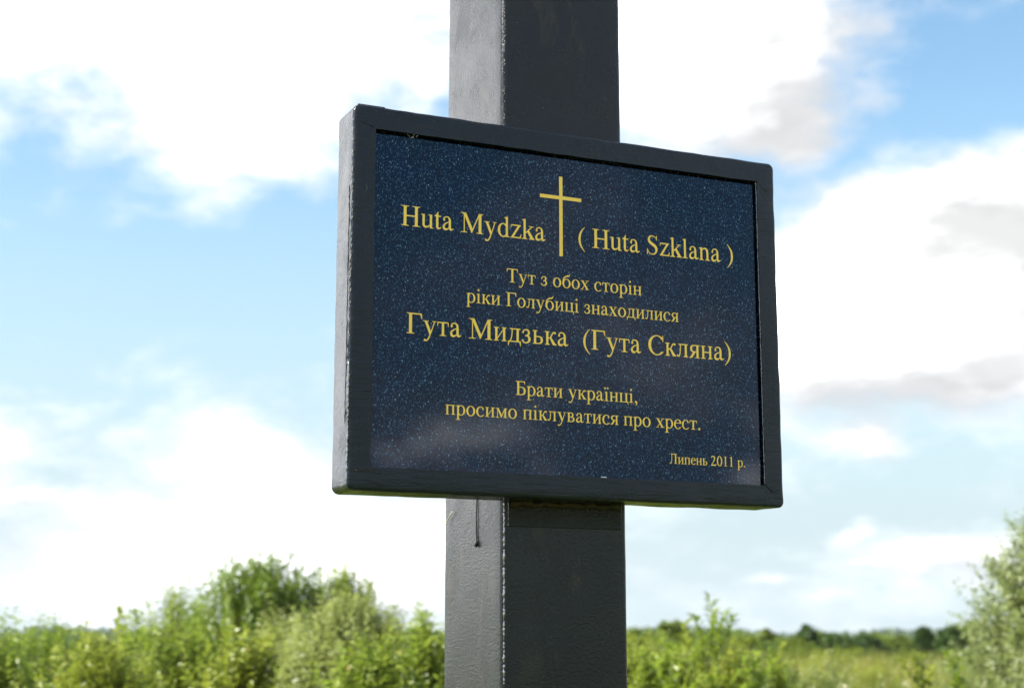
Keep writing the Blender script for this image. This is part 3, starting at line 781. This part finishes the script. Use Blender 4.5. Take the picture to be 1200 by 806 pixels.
def bush(name, x, y, rx, ry, h, m, label, cat, n=700, leaf=(.05, .018), per=26, up=1.0, shoot=.5, lo=0.0, group=None, seed=0, droop=0.0, spread=1.0, trunk_h=None, lump=.25, tall=0.18, bark=None):
    """crown of leafy shoots: every shoot starts inside an uneven envelope and ends on or beyond it"""
    g_ = np.random.default_rng(seed)
    t = empty(name, (x, y, 0)); tag(t, label, cat, group)
    # envelope ends
    u = g_.random(n); ph = g_.random(n) * 2 * pi
    cz = g_.random(n) ** .75                        # 0 bottom .. 1 top
    rad = np.sqrt(np.clip(1 - cz ** 2.2, 0.0, 1)) * (g_.random(n) ** .35)
    lumpv = 1 + lump * (np.sin(ph * 3 + seed) * .4 + np.sin(ph * 5 + cz * 7 + seed * 2) * .35 + np.sin(ph * 9 - cz * 11 + seed) * .3)
    E = np.stack([rx * rad * np.cos(ph) * lumpv, ry * rad * np.sin(ph) * lumpv, lo + (h - lo) * cz * (1 + (lumpv - 1) * .35)], 1)
    # a few shoots stick out above
    far = g_.random(n) < .03
    L_ = shoot * (0.75 + .5 * g_.random(n))
    up_v = unit(np.stack([E[:, 0] / rx * .55 * spread, E[:, 1] / ry * .55 * spread, np.full(n, up) + .4 * cz], 1) + g_.normal(0, .22, (n, 3)))
    E[:, 2] -= L_ * .4 * up_v[:, 2]
    L_ = L_ * np.where(far, 1 + min(tall / max(shoot, .01), .3) * g_.random(n), 1)
    # leaves
    k = np.linspace(.08, 1, per)[None, :, None] + g_.normal(0, .015, (n, per, 1))
    side = unit(np.cross(up_v, g_.normal(0, 1, (n, 3))))
    bend = side * .12 * L_[:, None]
    P = E[:, None, :] + up_v[:, None, :] * L_[:, None, None] * k + bend[:, None, :] * k ** 2 + np.array([0, 0, -droop])[None, None, :] * k ** 2 * L_[:, None, None]
    ang = g_.random((n, per)) * 2 * pi
    b2 = unit(np.cross(up_v, side))
    out = side[:, None, :] * np.cos(ang)[..., None] + b2[:, None, :] * np.sin(ang)[..., None]
    D = unit(up_v[:, None, :] * .75 + out * (.85 + .3 * g_.random((n, per, 1))) + np.array([0, 0, -.25 - droop]))
    Nn = unit(up_v[:, None, :] * .9 - out * .4 + g_.normal(0, .35, (n, per, 3)))
    P = P.reshape(-1, 3); D = D.reshape(-1, 3); Nn = Nn.reshape(-1, 3)
    Nn = unit(Nn - D * (Nn * D).sum(1, keepdims=True))
    sz = (.65 + .7 * g_.random(len(P))) * np.where(np.tile(np.linspace(0, 1, per), n) > .85, .7, 1)
    tone = np.clip(np.repeat(g_.normal(.45, .22, n), per) + g_.normal(0, .14, len(P)), 0, .96)
    yel = g_.random(len(P)) < .004; tone[yel] = 1.0
    V, F = leaf_mesh(P, D, Nn, leaf[0] * sz, leaf[1] * sz)
    cr = mesh_np('crown', V, F, m, t, tone=np.repeat(tone, 4))
    # shoots' own wood, thin triangles, joined with the main limbs
    TV = []; TF = []
    r2 = random.Random(seed + 77)
    ns = max(5, int(5 + rx * 3))
    for i in range(ns):
        a = r2.uniform(0, 2 * pi); q_ = r2.uniform(.25, .8)
        e = Vector((rx * q_ * cos(a), ry * q_ * sin(a), h * r2.uniform(.6, .92) * (1 - q_ * .35)))
        s0 = Vector((r2.uniform(-.12, .12) * rx, r2.uniform(-.12, .12) * ry, -.03)); md = s0.lerp(e, .5) + Vector((-e.x, -e.y, 0)) * .18
        r0 = .012 + h * .008
        v, f = tube([s0, s0.lerp(md, .5), md, md.lerp(e, .5), e], [r0, r0 * .85, r0 * .65, r0 * .4, r0 * .12], 5); n0 = len(TV)
        TV += v; TF += [[j + n0 for j in w] for w in f]
    idx = np.nonzero(g_.random(n) < min(1, 420 / n))[0] if cat != 'tree' else []
    for i in idx:
        e0 = Vector(E[i]); e1 = e0 + Vector(up_v[i]) * float(L_[i]); w = .0035
        n0 = len(TV); s_ = Vector(side[i]) * w; TV += [e0 - s_, e0 + s_, e0 + Vector(b2[i]) * w, e1 + Vector(bend[i])]
        TF += [[n0, n0 + 1, n0 + 3], [n0 + 1, n0 + 2, n0 + 3], [n0 + 2, n0, n0 + 3]]
    mesh_np('trunk', TV, TF, bark or M_BARK, t)
    return t

def at(px, D):                                      # ground point under a column of the picture, D metres off
    return (px - 600) / FPX * D * (1 / cos(PITCH)) , D
def top(py, D):                                     # height that reaches row py at distance D
    return EYE + D * math.tan(R(sky_dir(600, py)[1]))

def B(name, px, D, wpx, py, m, label, cat, dy=None, **k):
    x, y = at(px, D); rx = wpx / 2 / FPX * D; h = top(py, D)
    return bush(name, x, y, rx, dy or rx, h, m, label, cat, **k)

# -- left bank of near shrubs
gl = 'leafy shrubs along the left foreground'
B('shrub', 25, 9.0, 190, 790, L_FRESH, 'bright green shrub at the far left edge of the bank', 'shrub', n=620, leaf=(.042, .02), per=34, shoot=.42, seed=1, group=gl, tall=.1)
B('shrub', 130, 8.2, 170, 800, L_OLIVE, 'yellow green shrub second from the left edge, with a tall shoot', 'shrub', n=620, leaf=(.042, .018), per=34, shoot=.40, seed=2, group=gl, tall=.1)
B('shrub', 232, 8.8, 170, 786, L_FRESH, 'low fresh green shrub in front of the left side of the tall bush', 'shrub', n=620, leaf=(.042, .019), per=34, shoot=.40, seed=3, group=gl, tall=.1)
B('shrub', 60, 12.0, 240, 776, L_DEEP, 'darker shrub standing behind the leftmost bright shrub', 'shrub', n=600, leaf=(.06, .026), shoot=.5, seed=4, group=gl, tall=.15)
B('shrub', 213, 12.5, 84, 716, L_FRESH, 'small loose shrub rising left of the tall bush', 'shrub', n=260, leaf=(.055, .022), shoot=.5, seed=5, group=gl, per=22, tall=.1, dy=.5)
# -- the tall green mound
B('tall_bush', 315, 14.5, 225, 690, L_DEEP, 'tallest deep green bush behind the shrubs left of the cross', 'bush', n=1250, leaf=(.06, .028), shoot=.55, seed=6, per=34, up=1.1, tall=.22, lump=.35)
B('tall_bush', 408, 15.0, 140, 700, L_FRESH, 'green bush joined to the right of the tallest bush', 'bush', n=700, leaf=(.056, .026), per=34, shoot=.5, seed=7, up=1.1, tall=.2)
B('willow_bush', 418, 9.6, 250, 745, L_WILLOW, 'rounded grey green willow bush just left of the cross post', 'willow bush', n=1900, leaf=(.05, .015), shoot=.38, seed=8, per=36, tall=.02, lump=.15)
B('willow_bush', 345, 10.0, 140, 760, L_WILLOW, 'lower grey green willow at the foot of the tall bush', 'willow bush', n=650, leaf=(.06, .014), shoot=.36, seed=18, per=30, tall=.05, lump=.15)
B('shrub', 505, 9.0, 120, 764, L_FRESH, 'fresh green shrub touching the left edge of the post', 'shrub', n=520, leaf=(.05, .022), shoot=.36, seed=9, group=gl, tall=.05)
B('shrub', 300, 8.0, 130, 796, L_OLIVE, 'yellowish shrub at the lower edge below the tall bush', 'shrub', n=520, leaf=(.05, .02), shoot=.36, seed=10, group=gl, tall=.08)
B('shrub', 440, 7.6, 130, 800, L_FRESH, 'low green shrub at the lower edge below the willow bush', 'shrub', n=460, leaf=(.05, .02), shoot=.34, seed=20, group=gl, tall=.05)
B('shrub', 610, 10.0, 220, 768, L_DEEP, 'dark green shrub mostly hidden behind the post', 'shrub', n=560, leaf=(.05, .02), shoot=.36, seed=19, group=gl, tall=.05)
# -- right of the post
gr = 'leafy plants right of the cross post'
B('shrub', 775, 8.5, 120, 794, L_FRESH, 'bright green shrub touching the right edge of the post', 'shrub', n=480, leaf=(.045, .02), shoot=.30, seed=11, group=gr, tall=.08)
B('shrub', 850, 8.8, 100, 796, L_OLIVE, 'yellow green shrub below the tall sprig right of the post', 'shrub', n=420, leaf=(.045, .018), shoot=.30, seed=12, group=gr, tall=.1)
B('shrub', 760, 12.5, 120, 784, L_WILLOW, 'pale green shrub behind the plants beside the post', 'shrub', n=380, leaf=(.05, .015), shoot=.34, seed=13, group=gr, tall=.06)
B('shrub', 905, 12.0, 90, 806, L_FRESH, 'small green shrub at the lower edge among the grasses', 'shrub', n=300, leaf=(.045, .018), shoot=.3, seed=14, group=gr, tall=.05)
for i, (px, D, w, py, mm, lab) in enumerate([
    (735, 9.5, 110, 786, L_OLIVE, 'yellow green shrub peeping out behind the right edge of the post'),
    (815, 10.5, 120, 788, L_FRESH, 'bright green shrub under the thin shoot right of the post'),
    (885, 10.0, 110, 800, L_DEEP, 'mid green shrub under the short light tipped shoot'),
    (950, 11.0, 110, 808, L_WILLOW, 'pale shrub at the lower edge where the ripening grass begins'),
    (1010, 14.0, 110, 806, L_OLIVE, 'low yellowish shrub in the ripening grass')]):
    B('shrub', px, D, w, py, mm, lab, 'shrub', n=460, leaf=(.042, .018), shoot=.32, seed=90 + i, group=gr, tall=.06, per=30)
for i, (px, D, w, py, mm, lab) in enumerate([
    (765, 30, 90, 768, L_FAR, 'broad green bush in the field behind the plants beside the post'),
    (840, 34, 110, 766, L_FAR, 'green bush in the field behind the forked sprig'),
    (920, 38, 110, 768, L_FAR, 'light green bush in the field in front of the dark trees'),
    (985, 42, 80, 772, L_FAR, 'rightmost light green bush in the field in front of the dark trees')]):
    x, y = at(px, D); q_ = w / 2 / FPX * D
    bush('field_bush', x, y, q_, q_, top(py, D), mm, lab, 'bush', n=420, leaf=(.11, .05), per=18, shoot=.5, seed=110 + i, tall=.1, group='bushes standing in the field right of the cross')
# -- silvery willow at the right edge
B('willow_bush', 1256, 10.5, 300, 614, L_SILVER, 'tall silvery willow bush cut by the right edge of the picture', 'willow bush', n=2100, leaf=(.05, .016), shoot=.42, seed=15, per=38, tall=.08, lump=.12, up=.7, spread=1.5)

# single sprigs that stand clear of the shrubs
def sprig(px, py, D, m, label, seed, leaves=60, leaf=(.062, .028), branches=3, length=.55):
    g_ = np.random.default_rng(seed); x, y = at(px, D); h = top(py, D)
    t = empty('leafy_sprig', (x, y, 0)); tag(t, label, 'plant sprig', 'single sprigs rising above the shrubs')
    TV = []; TF = []; LP = []; LD = []
    def stem(a, b, r):
        md = (a + b) / 2 + Vector(g_.normal(0, .02, 3)); v, f = tube([a, md, b], [r, r * .7, r * .3], 5); n0 = len(TV)
        TV.extend(v); TF.extend([[j + n0 for j in w] for w in f])
    a = Vector((0, 0, 0)); b_ = Vector((g_.normal(0, .03), g_.normal(0, .03), h)); stem(a, b_, .006)
    segs = [(a.lerp(b_, 1 - length / h), b_)]
    for k in range(branches):
        s0 = a.lerp(b_, 1 - length / h * g_.uniform(.35, .95)); e = s0 + Vector((g_.uniform(-.13, .13), g_.uniform(-.1, .1), length * g_.uniform(.3, .55)))
        stem(s0, e, .003); segs.append((s0, e))
    for s0, e in segs:
        n = int(leaves * (e - s0).length / length) + 6
        ax = np.array((e - s0).normalized())
        for k in range(n):
            a_ = g_.random() * 2 * pi; s_ = np.array([cos(a_), sin(a_), 0])
            LP.append(np.array(s0.lerp(e, min(1, (k + .5) / n)))); LD.append(ax * .7 + s_ * .9)
    LP = np.array(LP); LD = unit(np.array(LD)); N_ = unit(np.cross(LD, np.cross(np.array([0, 0, 1.]), LD)) + g_.normal(0, .2, LD.shape))
    sz = .6 + .7 * g_.random(len(LP))
    V, F = leaf_mesh(LP, LD, unit(N_), leaf[0] * sz, leaf[1] * sz)
    mesh_np('foliage', V, F, m, t, tone=np.repeat(g_.random(len(LP)) * .9, 4)); mesh_np('stem', TV, TF, M_STEM, t)
sprig(8, 716, 9.0, L_FRESH, 'thin leafy shoot standing up at the far left edge', 31, branches=0)
sprig(146, 714, 8.4, L_OLIVE, 'slender leaning shoot, tallest of the trio left of the tall bush', 32, branches=0)
sprig(158, 722, 8.6, L_FRESH, 'shoot in the middle of the trio left of the tall bush', 33, branches=1)
sprig(176, 718, 8.9, L_DEEP, 'dark bushy shoot, rightmost of the trio left of the tall bush', 34, branches=2, leaf=(.06, .028))
sprig(836, 716, 8.6, L_FRESH, 'tall forked sprig right of the cross post, standing above the skyline', 35, branches=6, length=.5, leaf=(.055, .025))
sprig(802, 730, 8.9, L_OLIVE, 'thin shoot between the post and the forked sprig', 36, branches=1)
sprig(775, 758, 8.1, L_FRESH, 'short pale shoot nearest the right edge of the post', 37, branches=2)
sprig(893, 757, 8.8, L_OLIVE, 'short shoot with light tips right of the forked sprig', 38, branches=2)
sprig(873, 766, 8.2, L_FRESH, 'short leafy shoot just right of the forked sprig', 39, branches=3)
sprig(1068, 768, 8.2, L_OLIVE, 'branching weed among the ripening grass left of the silvery willow', 40, branches=4, leaf=(.05, .024))
sprig(1112, 772, 8.0, L_FRESH, 'low weed beside the foot of the silvery willow', 41, branches=4, leaf=(.05, .024))

# ripening grass, a mass nobody could count
def grass(name, n, pos, hgt, wd, m, seed, lean=.18, seedheads=False):
    g_ = np.random.default_rng(seed)
    x, y = pos(g_, n); h = hgt * (.55 + .6 * g_.random(n)); a = g_.random(n) * 2 * pi
    w = wd * (.6 + .8 * g_.random(n)); s = np.stack([np.cos(a), np.sin(a), 0 * a], 1) * w[:, None]
    b0 = np.stack([x, y, 0 * x - .01], 1); le = np.stack([g_.normal(0, lean, n), g_.normal(0, lean, n), 0 * a], 1) * h[:, None]
    m1 = b0 + np.stack([0 * h, 0 * h, h * .55], 1) + le * .35; t1 = b0 + np.stack([0 * h, 0 * h, h], 1) + le
    V = np.stack([b0 - s, b0 + s, m1 + s * .8, m1 - s * .8, t1], 1).reshape(-1, 3); i = np.arange(n)[:, None] * 5
    F = np.concatenate([i + [0, 1, 2], i + [0, 2, 3], i + [3, 2, 4]], 1).reshape(-1, 3)
    return mesh_np(name, V, F, m, tone=np.repeat(np.clip(g_.normal(.5, .25, n), 0, .96), 5))
def wedge(a0, a1, r0, r1, pw=1.0):
    def f(g_, n):
        a = R(a0) + R(a1 - a0) * g_.random(n); r = r0 + (r1 - r0) * g_.random(n) ** pw
        return r * np.sin(a), r * np.cos(a)
    return f
tag(grass('tall_grass', 60000, wedge(2, 24, 11, 45, 1.6), 1.25, .004, L_GRASS, 51), 'ripening tall grass filling the meadow right of the cross', 'tall grass', kind='stuff')
tag(grass('tall_grass', 50000, wedge(-24, 2, 17, 50, 1.4), 1.25, .006, L_GRASS, 52), 'tall grass of the meadow behind the left shrubs', 'tall grass', kind='stuff')
tag(grass('grass', 60000, wedge(-180, 180, .45, 9, .75), .22, .004, L_TURF, 53, .3), 'short green grass around the foot of the cross', 'grass', kind='stuff')
tag(grass('weeds', 16000, wedge(3.5, 22, 8.5, 13, 1), 1.28, .004, L_TURF, 54, .1), 'green weeds in front of the ripening grass', 'weeds', kind='stuff')
# pale seed heads on stalks
g_ = np.random.default_rng(60); n = 900
a = R(3.5) + R(19) * g_.random(n); r = 7.8 + 14 * g_.random(n); z = 1.0 + .38 * g_.random(n)
P = np.stack([r * np.sin(a), r * np.cos(a), z], 1); P = np.repeat(P, 6, 0) + g_.normal(0, .012, (n * 6, 3)); D = unit(g_.normal(0, 1, P.shape)); Nn = unit(np.cross(D, g_.normal(0, 1, P.shape)))
V, F = leaf_mesh(P, D, Nn, np.full(len(P), .014), np.full(len(P), .010))
tag(mesh_np('seed_heads', V, F, L_FLOWER, tone=np.repeat(g_.random(len(P)) * .9, 4)), 'pale seed heads scattered among the tall grass', 'seed heads', kind='stuff')

# -- middle distance trees and hedges right of the post
def far_tree(px, D, wpx, py, m, label, seed, name='round_tree', n=260, **k):
    x, y = at(px, D); rx = wpx / 2 / FPX * D; h = top(py, D); s = D / 60
    k.setdefault('shoot', rx * .34); k.setdefault('lump', .45)
    return bush(name, x, y, rx, rx, h, m, label, 'tree', n=n, leaf=(.14 * s + .05, .09 * s + .03), per=16, seed=seed, tall=rx * .08, **k)
far_tree(782, 62, 60, 735, L_FAR, 'rounded tree just right of the post in the middle distance', 61)
far_tree(748, 70, 60, 747, L_FAR, 'low tree peeking out behind the right edge of the post', 62)
far_tree(858, 66, 60, 752, L_FAR, 'broad low tree behind the forked sprig', 63)
far_tree(889, 75, 28, 742, L_FAR, 'small round tree at the skyline, first left of the dark trees', 64)
far_tree(935, 70, 44, 742, L_FARDARK, 'dark tree in the middle distance, left of the pair', 65)
far_tree(968, 68, 70, 752, L_FARDARK, 'widest dark tree in the middle distance above the grasses', 66)
far_tree(905, 55, 80, 764, L_FARDARK, 'low dark bush in front of the skyline trees', 67)
far_tree(1022, 50, 30, 772, L_FARDARK, 'small dark bush standing alone in the meadow', 68)
far_tree(1067, 80, 26, 738, L_FARDARK, 'narrow cone shaped tree standing alone on the skyline', 69, name='conical_tree', up=1.6, spread=.3, lump=.1, n=300)
far_tree(1098, 72, 40, 741, L_FARDARK, 'round dark tree right of the cone shaped one', 70)
far_tree(1122, 76, 46, 735, L_FAR, 'lighter round tree next to the silvery willow', 71)
far_tree(1100, 45, 110, 772, L_FARDARK, 'low wide dark bush in front of the round trees', 72)
far_tree(820, 100, 50, 748, L_FAR, 'pale far tree between the post and the forked sprig', 73)
far_tree(1010, 110, 60, 750, L_FAR, 'long low far tree between the dark trees and the cone shaped one', 74)
far_tree(130, 90, 70, 752, L_FAR, 'far tree seen through the gap behind the trio of shoots', 75)
far_tree(110, 130, 50, 750, L_FARDARK, 'dark far tree in the gap behind the left shrubs', 76)

for i, (px, D, w, py, mm, lab) in enumerate([
    (800, 58, 70, 756, L_FAR, 'mid green tree low behind the forked sprig, first of the scrub row'),
    (830, 72, 60, 750, L_FARDARK, 'darker tree of the scrub row above the forked sprig shrubs'),
    (872, 80, 50, 752, L_FAR, 'light tree of the scrub row left of the small round tree'),
    (912, 64, 60, 755, L_FAR, 'light tree of the scrub row beneath the small round tree'),
    (952, 90, 60, 748, L_FAR, 'pale tree peering between the two dark trees'),
    (998, 84, 50, 751, L_FARDARK, 'dark tree ending the scrub row on its right'),
    (1040, 95, 50, 752, L_FAR, 'low pale tree left of the cone shaped tree'),
    (1150, 90, 60, 744, L_FAR, 'green tree showing through the edge of the silvery willow')]):
    far_tree(px, D, w, py, mm, lab, 130 + i, n=300)
for i, (px, D, w, py, mm, lab) in enumerate([
    (955, 26, 90, 781, L_OLIVE, 'yellow green clump of scrub in the ripening grass'),
    (1045, 30, 110, 778, L_FAR, 'green clump of scrub below the cone shaped tree'),
    (1120, 24, 90, 782, L_DEEP, 'dark green clump of scrub at the foot of the silvery willow')]):
    x, y = at(px, D); q_ = w / 2 / FPX * D
    bush('field_bush', x, y, q_, q_, top(py, D), mm, lab, 'bush', n=360, leaf=(.08, .035), per=18, shoot=.4, seed=150 + i, tall=.1, group='bushes standing in the field right of the cross')

# far-off woods closing the horizon all round
def wood(name, r0, r1, n, hh, m, label, seed, leafs=14, a=(-180, 180)):
    g_ = np.random.default_rng(seed); al = R(a[0]) + R(a[1] - a[0]) * g_.random(n); r = r0 + (r1 - r0) * g_.random(n)
    C_ = np.stack([r * np.sin(al), r * np.cos(al), 0 * r], 1); h = hh * (.55 + .5 * g_.random(n)) * (1 + .25 * np.sin(al * 23) + .15 * np.sin(al * 61))
    w = h * (.35 + .3 * g_.random(n))
    C2 = np.repeat(C_, leafs, 0); H2 = np.repeat(h, leafs); W2 = np.repeat(w, leafs)
    u = g_.normal(0, 1, (len(C2), 3)); u = unit(u)
    P = C2 + u * np.stack([W2, W2, H2 * .5], 1) * .8; P[:, 2] += H2 * .5
    D = unit(g_.normal(0, 1, P.shape)); Nn = unit(np.cross(D, g_.normal(0, 1, P.shape)))
    V, F = leaf_mesh(P - D * W2[:, None] * .4, D, Nn, W2 * .9, W2 * .8)
    tag(mesh_np(name, V, F, m, tone=np.repeat(np.repeat(g_.random(n), leafs) * .9, 4)), label, 'woodland', kind='stuff')
wood('scrub', 130, 420, 3200, 2.3, L_FAR, 'low green scrub across the far meadow', 81)
wood('forest', 900, 1500, 9000, 7.0, L_FARDARK, 'bluish dark line of far forest along the horizon', 82)

# ------------------------------------------------------------------ air
v, f = box(-1800, 1800, -1800, 1800, -1.0, 40.0)
hz = bpy.data.meshes.new('haze'); hz.from_pydata(v, [], f); hz.update()
hm = bpy.data.materials.new('thin summer haze'); hm.use_nodes = True; ht = hm.node_tree; ht.nodes.clear()
pv = ht.nodes.new('ShaderNodeVolumePrincipled'); pv.inputs['Color'].default_value = (.80, .88, 1, 1); pv.inputs['Density'].default_value = 0.00014
pv.inputs['Anisotropy'].default_value = .2
ho = ht.nodes.new('ShaderNodeOutputMaterial'); ht.links.new(pv.outputs[0], ho.inputs['Volume'])
hz.materials.append(hm)
tag(link(bpy.data.objects.new('haze', hz)), kind='stuff')
scene.cycles.volume_bounces = 0
scene.cycles.max_bounces = 8
scene.cycles.transparent_max_bounces = 8
scene.cycles.use_denoising = True
